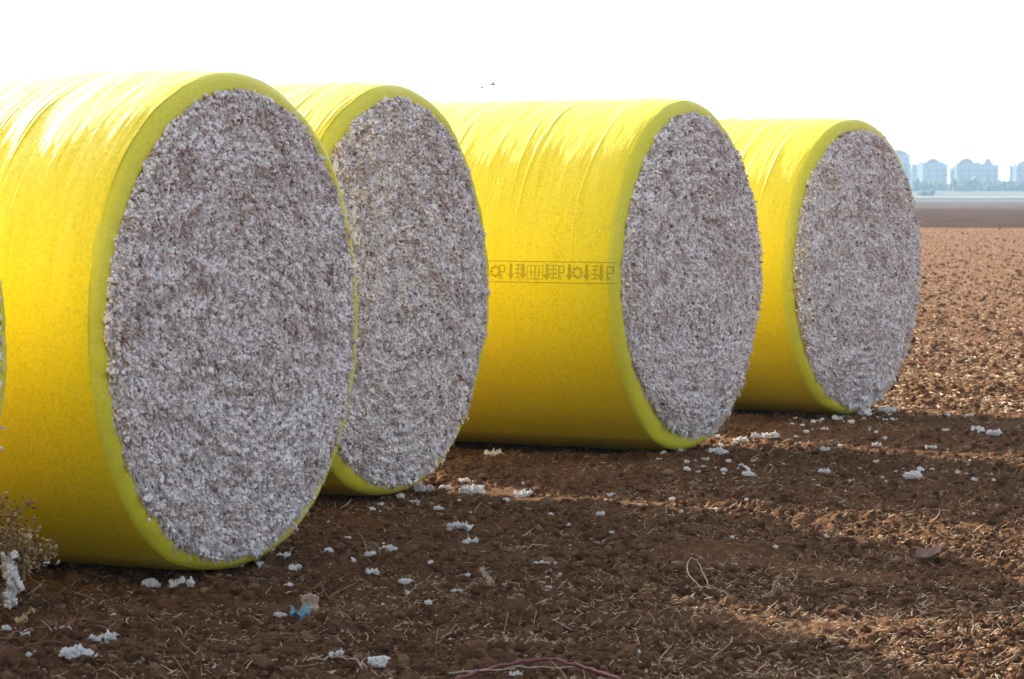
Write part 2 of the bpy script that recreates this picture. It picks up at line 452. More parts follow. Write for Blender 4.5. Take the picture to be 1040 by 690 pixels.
def cotton_mesh(name, seed, n_clump, n_wisp, sign=1, step=0.010, lod=ICO1):
    r = np.random.default_rng(seed)
    g = np.arange(-1.10, 1.10, step); Y, Z = np.meshgrid(g, g)
    T = np.arctan2(Z, Y); e = cotton_edge(T, seed); rr = np.hypot(Y, Z)
    keep = rr < e + step * 1.2
    s = np.where(rr > e, e / np.maximum(rr, 1e-6), 1.0)
    Yk, Zk = Y * s, Z * s
    W = cotton_w(Yk, Zk, seed) + 0.012 * fbm2(Yk / 0.03, Zk / 0.03, seed + 40, 3) - 0.004
    ids = -np.ones(Y.shape, int); ids[keep] = np.arange(keep.sum())
    V0 = np.stack([sign * W, Yk, Zk + ZC], -1)[keep]
    q = np.stack([ids[:-1, :-1], ids[:-1, 1:], ids[1:, 1:], ids[1:, :-1]], -1).reshape(-1, 4)
    q = q[(q >= 0).all(1)]
    # locks of lint
    rad = np.sqrt(r.uniform(0, 1, n_clump)); ang = r.uniform(0, 2 * PI, n_clump)
    ed = cotton_edge(np.where(ang > PI, ang - 2 * PI, ang), seed)
    rad = rad * ed * 1.004
    # the lint lies in rolled layers: draw the locks together into a broken spiral
    cy, cz = rad * np.cos(ang), rad * np.sin(ang)
    tn = rad / 0.062 + np.where(ang > PI, ang - 2 * PI, ang) / (2 * PI) + 0.8 * fbm2(cy * 2.2, cz * 2.2, seed + 70, 2)
    rad = np.minimum(rad - 0.0105 * np.sin(2 * PI * tn) * (r.uniform(size=n_clump) < 0.8), ed * 1.004); rad = np.abs(rad)
    cy, cz = rad * np.cos(ang), rad * np.sin(ang)
    sz = np.clip(r.lognormal(-5.05, 0.38, n_clump), 0.003, 0.017)
    # elongated a little along the winding
    tang = np.stack([np.zeros(n_clump), -np.sin(ang), np.cos(ang)], -1)
    jit = r.normal(0, 0.75, (n_clump, 3)); t = tang * r.choice([-1, 1], n_clump)[:, None] + jit
    t /= np.linalg.norm(t, axis=1)[:, None]
    u = np.cross(t, r.normal(size=(n_clump, 3))); u /= np.linalg.norm(u, axis=1)[:, None]
    rot = np.stack([t, u, np.cross(t, u)], -1)
    C = np.stack([sign * (cotton_w(cy, cz, seed) + r.uniform(-0.010, 0.010, n_clump)), cy, cz + ZC], -1)
    Rv = np.stack([sz * r.uniform(1.1, 2.1, n_clump), sz, sz * r.uniform(0.6, 1.0, n_clump)], -1)
    B = blobs(C, Rv, lod, 0.30, rot, r)
    # fat fluffy lumps, most of them towards the edge
    nb = n_clump // 22
    rad = np.where(r.uniform(size=nb) < 0.55, r.uniform(0.86, 1.0, nb), np.sqrt(r.uniform(0, 1, nb))); ang = r.uniform(0, 2 * PI, nb)
    ed = cotton_edge(np.where(ang > PI, ang - 2 * PI, ang), seed); by, bz = rad * ed * np.cos(ang), rad * ed * np.sin(ang)
    sb = r.uniform(0.010, 0.021, nb)
    sub = 7
    CB = np.repeat(np.stack([sign * (cotton_w(by, bz, seed) + sb * 0.15), by, bz + ZC], -1), sub, 0) + r.normal(0, 0.5, (nb * sub, 3)) * np.repeat(sb, sub)[:, None]
    B2 = blobs(CB, np.repeat(sb, sub)[:, None] * r.uniform(0.35, 0.75, (nb * sub, 3)), lod, 0.25, None, r)
    nh = 22
    ah = r.normal(-PI / 2, 0.75, nh); eh = cotton_edge(ah, seed); lh = r.uniform(0.02, 0.075, nh)
    tt = np.linspace(0, 1, 6)
    rh = eh[:, None] - 0.015 + lh[:, None] * tt[None]
    CH = np.stack([sign * (LEN / 2 + 0.036 + 0.012 * np.sin(tt * 3)[None] + 0 * rh), rh * np.cos(ah)[:, None] + 0.010 * r.normal(size=rh.shape), rh * np.sin(ah)[:, None] + ZC], -1)
    RH = (r.uniform(0.008, 0.017, nh)[:, None] * (1.05 - 0.7 * tt)[None]).reshape(-1, 1) * r.uniform(0.7, 1.3, (nh * 6, 3))
    B3 = blobs(CH.reshape(-1, 3), RH, ICO2, 0.2, None, r)
    # wisps of fibre that hang from the face and over the rim
    rad = np.where(r.uniform(size=n_wisp) < 0.22, r.uniform(0.95, 1.01, n_wisp), np.sqrt(r.uniform(0, 1, n_wisp)))
    ang = r.uniform(0, 2 * PI, n_wisp)
    ed = cotton_edge(np.where(ang > PI, ang - 2 * PI, ang), seed)
    cy, cz = rad * ed * np.cos(ang), rad * ed * np.sin(ang)
    ln = r.uniform(0.012, 0.042, n_wisp)
    p0 = np.stack([sign * (cotton_w(cy, cz, seed) + 0.002), cy, cz + ZC], -1)
    d = np.stack([sign * r.uniform(0.2, 1.0, n_wisp), r.normal(0, 0.7, n_wisp), r.normal(-0.3, 0.7, n_wisp)], -1)
    d /= np.linalg.norm(d, axis=1)[:, None]
    ts = np.linspace(0, 1, 4)
    P = p0[:, None] + d[:, None] * (ts[None, :, None] * ln[:, None, None])
    P[..., 2] -= (ts ** 2)[None] * ln[:, None] * r.uniform(0.1, 0.9, n_wisp)[:, None]
    P[:, 1:] += r.normal(0, 0.003, (n_wisp, 3, 3))
    Rr = (r.uniform(0.0014, 0.0034, n_wisp)[:, None]) * np.array([1.0, 0.9, 0.6, 0.15])[None]
    V, F = merge((V0, q), B, B2, B3, tubes(P, Rr))
    V = squash(V, seed % 50)
    me = mesh_np(name, V, F, M_COTTON)
    me.materials.append(M_BED)
    ls = np.zeros(len(me.polygons), np.int32); me.polygons.foreach_get('loop_start', ls)
    vi = np.zeros(len(me.loops), np.int32); me.loops.foreach_get('vertex_index', vi)
    me.polygons.foreach_set('material_index', (vi[ls] < len(V0)).astype(np.int32))
    return me

def make_bale(px_face, d, zb, phi_deg, seed, label, n_clump, n_wisp, ridges, back=False, step=0.010):
    X = (px_face - 520) / F_PX * d
    phi = math.radians(phi_deg)
    nx, ny = math.sin(phi), -math.cos(phi)
    root = empty('round_cotton_bale', (X - nx * LEN / 2, d - ny * LEN / 2, zb), math.atan2(ny, nx))
    tag(root, label, 'cotton bale', 'round cotton bales in a row')
    w = link('plastic_wrap', wrap_mesh('plastic_wrap', seed, ridges), root)
    l = link('wrap_rim', lip_mesh('wrap_rim', seed), root)
    l2 = link('wrap_rim', lip_mesh('wrap_rim', seed + 50, -1), root)
    c = link('cotton_face', cotton_mesh('cotton_face', seed, n_clump, n_wisp, 1, step), root)
    c2 = link('cotton_face', cotton_mesh('cotton_face', seed + 200, 500, 100, -1, 0.03), root)
    return root, w

BALES = [
    (-186, 9.95, -.04, 64.0, 30, 'yellow cotton bale nearest the camera, cut off at left with only its rim showing', 12000, 3000, 6),
    (241, 12.58, -.036, 63.9, 31, 'big yellow wrapped cotton bale in front, right behind the dry shrub', 36000, 22000, 15),
    (402, 15.45, -.004, 63.8, 32, 'yellow wrapped cotton bale half hidden behind the big front one', 30000, 16000, 22),
    (700, 18.20, 0.0, 62.2, 33, 'yellow wrapped cotton bale with a printed band of arrows along its side', 26000, 13000, 24),
    (870, 21.30, -.012, 56.5, 34, 'farthest yellow cotton bale, right end of the row beside the town blocks', 22000, 11000, 20),
]
roots = []
for b in BALES:
    roots.append(make_bale(*b, step=0.009))
for r_, k_ in zip(roots, (1.0, 1.0, 1.009, 1.013, 1.0)):
    r_[0].scale = (k_, k_, k_)

# printed band of handling marks on the fourth roll
def printed_band(parent):
    R = R_LAT + 0.0065
    zc = 1.20                       # height of the band on the roll
    th0 = PI - math.asin((zc - ZC) / R)
    parts = []
    def patch(a0, a1, v0, v1, slant=0.0):
        """small printed rectangle: a along the roll, v upward along the film, metres from the band's middle"""
        nv = max(1, int(abs(v1 - v0) / 0.012) + 1); na = max(1, int(abs(a1 - a0) / 0.006))
        G = []
        for j in range(nv + 1):
            v = v0 + (v1 - v0) * j / nv
            t = th0 - v / R
            for i in range(na + 1):
                a = a0 + (a1 - a0) * i / na + slant * (j / nv)
                G.append((a, R * math.cos(t), ZC + R * math.sin(t)))
        G = np.array(G); idx = np.arange(len(G)).reshape(nv + 1, na + 1)
        parts.append((G, np.stack([idx[:-1, :-1], idx[:-1, 1:], idx[1:, 1:], idx[1:, :-1]], -1).reshape(-1, 4)))
    def tri(ac, v0, v1, half):
        G = []
        for a, v in ((ac - half, v1), (ac + half, v1), (ac, v0)):
            t = th0 - v / R; G.append((a, (R + .001) * math.cos(t), ZC + (R + .001) * math.sin(t)))
        parts.append((np.array(G), np.array([[0, 2, 1]])))
    a_r = LEN / 2 - 0.006
    patch(-1.15, a_r, 0.062, 0.068); patch(-1.15, a_r, -0.068, -0.062)
    def arrow(a, s=1.0):
        patch(a - 0.012 * s, a + 0.012 * s, -0.018, 0.050); tri(a, -0.052, -0.014, 0.028 * s)
    def glyph(a, kind):
        if kind == 0:                       # framed picture mark
            patch(a - 0.028, a + 0.028, 0.036, 0.041); patch(a - 0.028, a + 0.028, -0.046, -0.041)
            patch(a - 0.028, a - 0.024, -0.041, 0.036); patch(a + 0.024, a + 0.028, -0.041, 0.036)
            patch(a - 0.016, a + 0.016, -0.004, 0.002); patch(a - 0.004, a + 0.004, -0.028, 0.024)
        elif kind == 1:                     # upright character with a leg
            patch(a - 0.022, a - 0.014, -0.045, 0.042); patch(a - 0.014, a + 0.018, 0.034, 0.042)
            patch(a + 0.012, a + 0.020, 0.002, 0.034); patch(a - 0.014, a + 0.018, -0.006, 0.001); patch(a - 0.004, a + 0.004, -0.045, -0.006, -0.02)
        elif kind == 2:                     # stacked bars
            for v in (-0.04, -0.013, 0.014, 0.038): patch(a - 0.024, a + 0.024, v, v + 0.007)
            patch(a - 0.004, a + 0.003, -0.034, 0.038)
        else:                               # ring-like round mark
            for k in range(8):
                t0 = k * PI / 4
                aa, vv = a + 0.028 * math.cos(t0), 0.030 * math.sin(t0)
                patch(aa - 0.009, aa + 0.009, vv - 0.008, vv + 0.008)
    # along the strip, from the rim backwards: measured spacing about .0715 m per 10 px of strip
    s0, sc = a_r, 0.00096
    for kind, zx in (('1', 880), ('a', 822), ('2', 780), ('a', 720), ('3', 655), ('a', 596), ('1', 540), ('2', 485), ('A', 437),
                     ('0', 380), ('0', 320), ('a', 262), ('2', 225), ('a', 172), ('1', 110), ('3', 60), ('a', 0), ('1', -60), ('a', -130), ('0', -190), ('2', -250), ('a', -300)):
        a = s0 - (905 - zx) * sc
        if kind in 'aA': arrow(a, 1.0 if kind == 'A' else 0.78)
        else: glyph(a, int(kind))
    V, F = merge(*parts)
    from mathutils.bvhtree import BVHTree
    me = parent.data
    pv = [v.co[:] for v in me.vertices]; pf = [p.vertices[:] for p in me.polygons]; nv = len(pv)
    lip = [o for o in parent.parent.children if o.name.startswith('wrap_rim')][0].data
    pv += [v.co[:] for v in lip.vertices]; pf += [tuple(i + nv for i in p.vertices) for p in lip.polygons]
    tree = BVHTree.FromPolygons(pv, pf)
    for k in range(len(V)):                # lay the print on the creased film
        out = Vector((0, V[k, 1], V[k, 2] - ZC)).normalized()
        hit = tree.ray_cast(Vector((V[k, 0], 0, ZC)) + out * 1.4, -out)
        if hit[0] is not None:
            q = hit[0] + out * 0.0022; V[k] = (V[k, 0], q.y, q.z)
    o = link('printed_band', mesh_np('printed_band', V, F, M_INK, False), parent)
    o['label'] = 'faint printed band of arrows and marks'
printed_band(roots[3][1])

# ------------------------------------------------------------------ soil clods and straw
def scatter(n, d0, d1, spread, power=2.0, xlim=None):
    """points on the field, thicker near the photographer's side"""
    u = rng.uniform(size=n)
    d = (d0 ** (1 - power) + u * (d1 ** (1 - power) - d0 ** (1 - power))) ** (1 / (1 - power))
    x = rng.uniform(-spread, spread, n) * d * 520 / F_PX
    return x, d
def clods():
    x, d = scatter(95000, 8.3, 30, 1.25, 1.7)
    sz = np.clip(rng.lognormal(-4.78, 0.50, len(x)), 0.003, 0.034)
    k = fbm2(x / 0.5, d / 0.4, 77, 3) > -0.30
    x, d, sz = x[k], d[k], sz[k]
    x2 = rng.uniform(2.2, 30, 30000); u = rng.uniform(size=30000); d2 = 22 * (150 / 22) ** u
    x2 = rng.uniform(0.10, 0.26, 30000) * d2
    s2 = np.clip(rng.lognormal(-4.25, 0.5, len(x2)), 0.008, 0.06)
    x, d, sz = np.concatenate([x, x2]), np.concatenate([d, d2]), np.concatenate([sz, s2])
    C = np.stack([x, d, ground_h(x, d) + sz * 0.25], -1)
    R = sz[:, None] * rng.uniform(0.7, 1.25, (len(x), 3))
    nearby = np.arange(len(x)) < len(x) - 30000
    big = nearby & (sz > 0.010); small = ~big
    V, F = merge(blobs(C[big], R[big], ICO2, 0.20, flat=0.85), blobs(C[small], R[small], ICO1, 0.28, flat=0.8))
    o = link('soil_clods', mesh_np('soil_clods', V, F, M_CLOD, False))
    tag(o, 'small brown clods of soil scattered over the ploughed ground', 'soil clods', kind='stuff')
clods()

def straw():
    x, d = scatter(34000, 8.4, 27, 1.3, 1.9)
    dens = fbm2(x / 1.1, d / 0.45, 91, 3) + np.where(d < 12, 0.18, 0.0) + np.where((d < 11.6) & (x > 0.4), 0.14, 0.0) + 0.06 * np.clip(x, -2, 2)
    k = dens > 0.01 + rng.uniform(-0.22, 0.2, len(x)); x, d = x[k], d[k]
    n = len(x)
    ln = np.clip(rng.lognormal(-3.68, 0.6, n), 0.008, 0.16)
    az = rng.uniform(-PI, PI, n); cur = rng.normal(0, 1.7, n); lift = rng.normal(0.0, 0.35, n)
    ts = np.linspace(-0.5, 0.5, 6)
    P = np.zeros((n, 6, 3))
    aa = az[:, None] + cur[:, None] * ts[None]
    P[..., 0] = x[:, None] + ln[:, None] * np.cumsum(np.cos(aa), 1) / 6 - ln[:, None] * 0.5 * np.cos(az)[:, None]
    P[..., 1] = d[:, None] + ln[:, None] * np.cumsum(np.sin(aa), 1) / 6 - ln[:, None] * 0.5 * np.sin(az)[:, None]
    P[..., 2] = ground_h(x, d)[:, None] + 0.010 + np.abs(lift[:, None] * ln[:, None] * (ts[None] + 0.5)) + 0.006 * rng.uniform(0, 1, (n, 1))
    g = ground_h(P[..., 0].ravel(), P[..., 1].ravel()).reshape(n, 6) + 0.003
    P[..., 2] = np.maximum(P[..., 2], g)
    R = (rng.uniform(0.0007, 0.0018, n)[:, None]) * np.array([.7, 1, 1, 1, .9, .6])[None]
    # chaff, and longer stalk bits over the open field at the right
    xc, dc = scatter(45000, 8.4, 30, 1.25, 1.7); m1 = len(xc)
    d2 = 21.5 * (150 / 21.5) ** rng.uniform(size=16000); x2 = rng.uniform(0.10, 0.26, 16000) * d2
    kc = fbm2(xc / 0.45, dc / 0.3, 191, 3) > rng.uniform(-.25, .3, m1); xc, dc = xc[kc], dc[kc]; m1 = len(xc)
    xc = np.concatenate([xc, x2]); dc = np.concatenate([dc, d2]); m = len(xc)
    lc = np.where(np.arange(m) < m1, rng.uniform(0.004, 0.016, m), rng.uniform(0.03, 0.09, m))
    rc = np.where(np.arange(m) < m1, rng.uniform(0.0008, 0.0022, m), rng.uniform(0.0015, 0.004, m))
    a2 = rng.uniform(-PI, PI, m); t3 = np.linspace(-.5, .5, 3)
    Q = np.zeros((m, 3, 3)); Q[..., 0] = xc[:, None] + np.cos(a2)[:, None] * t3 * lc[:, None]; Q[..., 1] = dc[:, None] + np.sin(a2)[:, None] * t3 * lc[:, None]
    Q[..., 2] = (ground_h(xc, dc) + 0.004 + rc)[:, None] + rng.uniform(-.4, .4, (m, 1)) * t3 * lc[:, None] + np.where(np.arange(m) < m1, 0.002, 0.012)[:, None]
    V, F = merge(tubes(P, R), tubes(Q, rc[:, None] * np.array([.8, 1, .6])))
    o = link('straw_litter', mesh_np('straw_litter', V, F, M_STRAW))
    tag(o, 'thin pale straw and stalk bits strewn over the brown soil', 'straw', kind='stuff')
straw()

# ------------------------------------------------------------------ cotton tufts on the soil
def tuft_mesh(kind, seed):
    """unit tuft about 1 wide, base at z = 0"""
    r = np.random.default_rng(seed)
    parts = []
    if kind == 'ball':
        n = 9
        C = np.stack([r.normal(0, 0.20, n), r.normal(0, 0.16, n), r.uniform(0.10, 0.30, n)], -1); R0 = r.uniform(0.15, 0.25, n)
    elif kind == 'flat':
        n = 16
        C = np.stack([np.linspace(-0.40, 0.40, n) + r.normal(0, 0.04, n), r.normal(0, 0.13, n), r.uniform(0.06, 0.20, n)], -1); R0 = r.uniform(0.09, 0.17, n)
    elif kind == 'strand':
        n = 26
        t = np.linspace(-1, 1, n)
        C = np.stack([t * 0.45, 0.14 * np.sin(t * 2.6 + r.uniform(0, 6)) + r.normal(0, 0.02, n), 0.09 + 0.08 * np.abs(np.sin(t * 4 + seed))], -1)
        R0 = np.clip(r.uniform(0.02, 0.065, n) + 0.08 * (r.uniform(size=n) < 0.15), 0, 0.13)
    elif kind == 'broken':
        n = 13
        C = np.stack([r.uniform(-0.42, 0.42, n), r.uniform(-0.25, 0.25, n), r.uniform(0.05, 0.14, n)], -1); R0 = r.uniform(0.07, 0.15, n)
    elif kind == 'hang':
        n = 26
        t = np.linspace(0, 1, n)
        C = np.stack([0.10 * np.sin(t * 5) + r.normal(0, 0.07, n), r.normal(0, 0.06, n), 0.08 + 0.95 * t], -1); R0 = r.uniform(0.05, 0.13, n)
    else:                                    # ring
        n = 22
        t = np.linspace(0, 2 * PI, n, endpoint=False)
        C = np.stack([0.30 * np.cos(t), 0.22 * np.sin(t), 0.12 + 0.08 * np.sin(t)], -1) + r.normal(0, 0.03, (n, 3)); R0 = r.uniform(0.07, 0.15, n)
        # every lump is a bunch of smaller locks
    rep_ = 16
    CC = np.repeat(C, rep_, 0) + r.normal(0, 0.42, (len(C) * rep_, 3)) * np.repeat(R0, rep_)[:, None]
    RR = np.repeat(R0, rep_)[:, None] * r.uniform(0.7, 1.3, (len(C) * rep_, 3)) * np.array([[0.60, 0.36, 0.30]])
    parts.append(blobs(CC, RR, ICO2, 0.15, None, r))
    C = CC; m = 45
    p0 = C[r.integers(0, len(C), m)]
    d = r.normal(size=(m, 3)); d[:, 2] = np.abs(d[:, 2]) * 0.4 ; d /= np.linalg.norm(d, axis=1)[:, None]
    ts = np.linspace(0, 1, 5); L = r.uniform(0.08, 0.26, m)
    P = p0[:, None] + d[:, None] * ts[None, :, None] * L[:, None, None]
    P[:, 1:] += r.normal(0, 0.02, (m, 4, 3)); P[..., 2] = np.maximum(0.01, P[..., 2] - (ts ** 2)[None] * 0.10)
    parts.append(tubes(P, r.uniform(0.006, 0.013, m)[:, None] * np.array([1, .9, .7, .5, .2])[None]))
    V, F = merge(*parts)
    V[:, 2] = np.maximum(V[:, 2], -0.02)
    return mesh_np('cotton_tuft', V, F, M_TUFT)
TM = {k: [tuft_mesh(k, 500 + 17 * i + j) for j in range(4)] for i, k in enumerate(('ball', 'flat', 'strand', 'broken', 'ring', 'hang'))}

ZONE = {
 'b1': 'small white cotton tuft right under the rim of the big front bale',
 'b2': 'small white cotton tuft on the soil by the foot of the half hidden bale',
 'b3': 'small white cotton tuft on the soil just below the printed bale',
 'b4': 'small white cotton tuft on the soil by the foot of the farthest bale',
 'mid': 'tiny cotton tuft on shaded soil between half hidden bale and red stalk',
 'right': 'tiny cotton tuft on the open soil right of the printed bale',
 'left': 'small white cotton tuft on the dark soil at the foot of the dry shrub',
}
# px, py, width in photo pixels, shape, label or zone, turn
TUFTS = [
 (75, 677, 33, 'flat', 'biggest white cotton wad at left, lying flat in front of the dry twigs', .1),
 (101, 653, 32, 'strand', 'long curled white cotton strand arching just above the thick flat wad', -.3),
 (31, 667, 18, 'broken', 'white cotton lock snagged at the near end of the dry twigs', .6),
 (181, 596, 26, 'broken', 'loose stringy cotton lock before the big bale, right of a compact tuft', .1),
 (151, 594, 19, 'ball', 'compact round cotton tuft before the big bale, left of the stringy lock', .2),
 (126, 601, 12, 'flat', 'left', .5), (24, 648, 12, 'ball', 'left', 0), (60, 642, 16, 'broken', 'left', .3), (3, 641, 10, 'ball', 'left', 0), (52, 664, 12, 'strand', 'left', .9), (112, 622, 9, 'flat', 'left', .4),
 (238, 577, 15, 'broken', 'b1', 0), (262, 574, 17, 'flat', 'b1', 0), (274, 571, 10, 'ball', 'b1', 0), (288, 571, 18, 'broken', 'b1', .2), (299, 567, 10, 'ball', 'b1', 0),
 (297, 582, 15, 'broken', 'b1', .7), (263, 581, 10, 'ball', 'b1', 0), (294, 597, 11, 'ball', 'b1', 0), (310, 560, 12, 'strand', 'b1', 0), (212, 579, 9, 'ball', 'b1', 0),
 (283, 624, 12, 'flat', 'smooth oval white cotton tuft just left of the blue scrap', 0),
 (376, 571, 13, 'broken', 'mid', 0), (377, 585, 13, 'flat', 'mid', 0), (395, 557, 16, 'flat', 'mid', .2), (411, 597, 13, 'flat', 'mid', 0), (436, 616, 9, 'ball', 'mid', 0),
 (357, 573, 9, 'ball', 'mid', 0), (333, 572, 9, 'ball', 'mid', 0), (353, 548, 8, 'ball', 'mid', 0), (477, 551, 18, 'strand', 'white cotton strand with a tail, just below the tangled grey strand', .3),
 (466, 538, 26, 'strand', 'thin tangled grey cotton strand just above the tailed white one', -.2),
 (553, 571, 11, 'broken', 'mid', 0), (558, 604, 8, 'broken', 'mid', 0), (476, 585, 7, 'ball', 'mid', 0), (463, 604, 11, 'strand', 'mid', .4), (540, 640, 8, 'broken', 'mid', .4), (600, 610, 7, 'ball', 'mid', .4), (438, 575, 7, 'ball', 'mid', .4), (645, 664, 12, 'broken', 'mid', .4),
 (340, 672, 18, 'strand', 'ragged white cotton strand at the bottom, left of the fat white wad', 1.1),
 (384, 683, 24, 'ball', 'fat white cotton wad at the bottom, left of the red stalk', .4),
 (220, 686, 11, 'ball', 'white cotton nub at the bottom, between the dry twigs and the ragged strand', 0),
 (524, 688, 16, 'broken', 'white cotton lock resting against the red stalk', 0),
 (430, 498, 20, 'broken', 'b2', 0), (453, 494, 15, 'broken', 'b2', 0), (480, 498, 26, 'flat', 'widest white cotton lock of the cluster before the half hidden bale', 0),
 (531, 499, 19, 'broken', 'lumpy cotton lock on the soil between the half hidden and printed bales', .3),
 (514, 505, 8, 'ball', 'b2', 0), (421, 511, 13, 'broken', 'b2', 0), (388, 512, 8, 'ball', 'b2', 0), (378, 520, 8, 'ball', 'b2', 0), (445, 518, 10, 'flat', 'b2', 0), (370, 504, 8, 'ball', 'b2', 0), (408, 506, 10, 'ball', 'b2', 0),
 (501, 462, 19, 'flat', 'rounded cream cotton lock alone in the gap beside the printed bale', 0),
 (473, 488, 16, 'flat', 'b2', 0),
 (673, 459, 24, 'flat', 'b3', -.1), (702, 454, 15, 'ball', 'b3', 0), (690, 457, 13, 'broken', 'b3', 0), (730, 461, 20, 'flat', 'oblong white cotton lock beside the foot of the printed bale', 0),
 (718, 466, 11, 'broken', 'b3', 0), (734, 450, 9, 'ball', 'b3', 0), (752, 446, 15, 'broken', 'b3', 0), (771, 442, 16, 'broken', 'b3', 0), (785, 445, 19, 'broken', 'b3', 0), (676, 466, 7, 'ball', 'b3', 0),
 (699, 478, 8, 'ball', 'b3', 0), (736, 479, 7, 'ball', 'b3', 0), (679, 487, 8, 'ball', 'b3', 0), (700, 469, 7, 'ball', 'b3', 0), (759, 476, 9, 'ball', 'b3', .2), (761, 484, 13, 'flat', 'b3', 0), (741, 471, 7, 'ball', 'b3', 0),
 (813, 448, 9, 'broken', 'b4', 0), (837, 436, 10, 'broken', 'b4', 0), (851, 427, 11, 'broken', 'b4', 0), (866, 430, 8, 'ball', 'b4', 0), (882, 422, 16, 'ball', 'plump white cotton tuft tucked under the rim of the farthest bale', 0),
 (900, 417, 19, 'broken', 'b4', 0), (909, 425, 9, 'broken', 'b4', 0), (820, 438, 7, 'ball', 'b4', 0), (806, 432, 7, 'ball', 'b4', 0), (828, 428, 7, 'ball', 'b4', 0),
 (839, 461, 10, 'broken', 'right', 0), (839, 479, 15, 'broken', 'right', .3), (849, 470, 6, 'ball', 'right', 0), (891, 452, 10, 'broken', 'right', 0), (866, 487, 8, 'strand', 'right', 1.0), (900, 446, 6, 'ball', 'right', 0),
 (929, 490, 19, 'flat', 'bright white cotton lump alone on open soil below the ringed clump', .1), (937, 479, 8, 'ball', 'right', 0), (947, 455, 11, 'strand', 'right', .2),
 (962, 440, 8, 'ball', 'right', 0), (963, 421, 9, 'broken', 'right', 0), (985, 422, 9, 'strand', 'right', 0),
 (995, 439, 17, 'ring', 'cream cotton clump curled in a ring near the right edge', 0), (1012, 444, 19, 'broken', 'ragged cream cotton clump touching the ringed clump near the right edge', .2),
 (611, 527, 10, 'broken', 'mid', 0), (621, 500, 9, 'broken', 'right', 0), (684, 507, 8, 'ball', 'right', 0), (683, 527, 6, 'ball', 'right', 0), (729, 514, 7, 'ball', 'right', 0), (841, 543, 7, 'ball', 'right', 0), (768, 594, 9, 'flat', 'right', 0), (650, 515, 6, 'ball', 'right', 0), (790, 560, 6, 'ball', 'right', 0), (560, 520, 6, 'ball', 'mid', 0),
]
ZG = {'b1': 'tufts fallen under the big foreground bale', 'b2': 'tufts fallen under the half hidden bale', 'b3': 'tufts fallen below the printed bale',
      'b4': 'tufts fallen by the farthest bale', 'mid': 'tiny tufts in the middle of the soil', 'right': 'tiny tufts on the open soil at right', 'left': 'tufts at the foot of the dry shrub'}
_r = random.Random(44)
for zone, n_, (ax, bx, ay, by) in (('b3', 22, (668, 800, 440, 482)), ('b4', 16, (800, 915, 418, 446)), ('right', 24, (820, 1035, 448, 545)), ('b2', 12, (370, 545, 488, 522)), ('mid', 16, (380, 640, 530, 640)), ('b1', 8, (225, 315, 570, 592)), ('b3', 14, (660, 790, 445, 476)), ('b4', 10, (810, 910, 419, 440)), ('right', 16, (690, 1035, 470, 560)), ('mid', 16, (330, 650, 520, 655))):
    for _ in range(n_):
        TUFTS.append((_r.uniform(ax, bx), _r.uniform(ay, by), _r.uniform(3.0, 6.5), _r.choice(['ball', 'broken', 'strand', 'flat']), zone, _r.uniform(0, 3)))
for i, (px, py, w, kind, lab, turn) in enumerate(TUFTS):
    x, d = ground_pt(px, py)
    o = link('cotton_tuft', TM[kind][i % 4])
    s = w / F_PX * d
    h = float(ground_h(np.array([x]), np.array([d]))[0])
    o.location = (x, d, h + 0.006)
    o.scale = (s, s * 0.9, s * {'ball': 1.05, 'ring': 1.5, 'flat': 1.15, 'strand': 1.3, 'broken': 1.35}[kind]); o.rotation_euler = (random.uniform(-.1, .1), random.uniform(-.1, .1), turn)
    if lab in ZONE: tag(o, ZONE[lab], 'cotton tuft', ZG[lab])
    else: tag(o, lab, 'cotton tuft', 'cotton tufts on the ground')

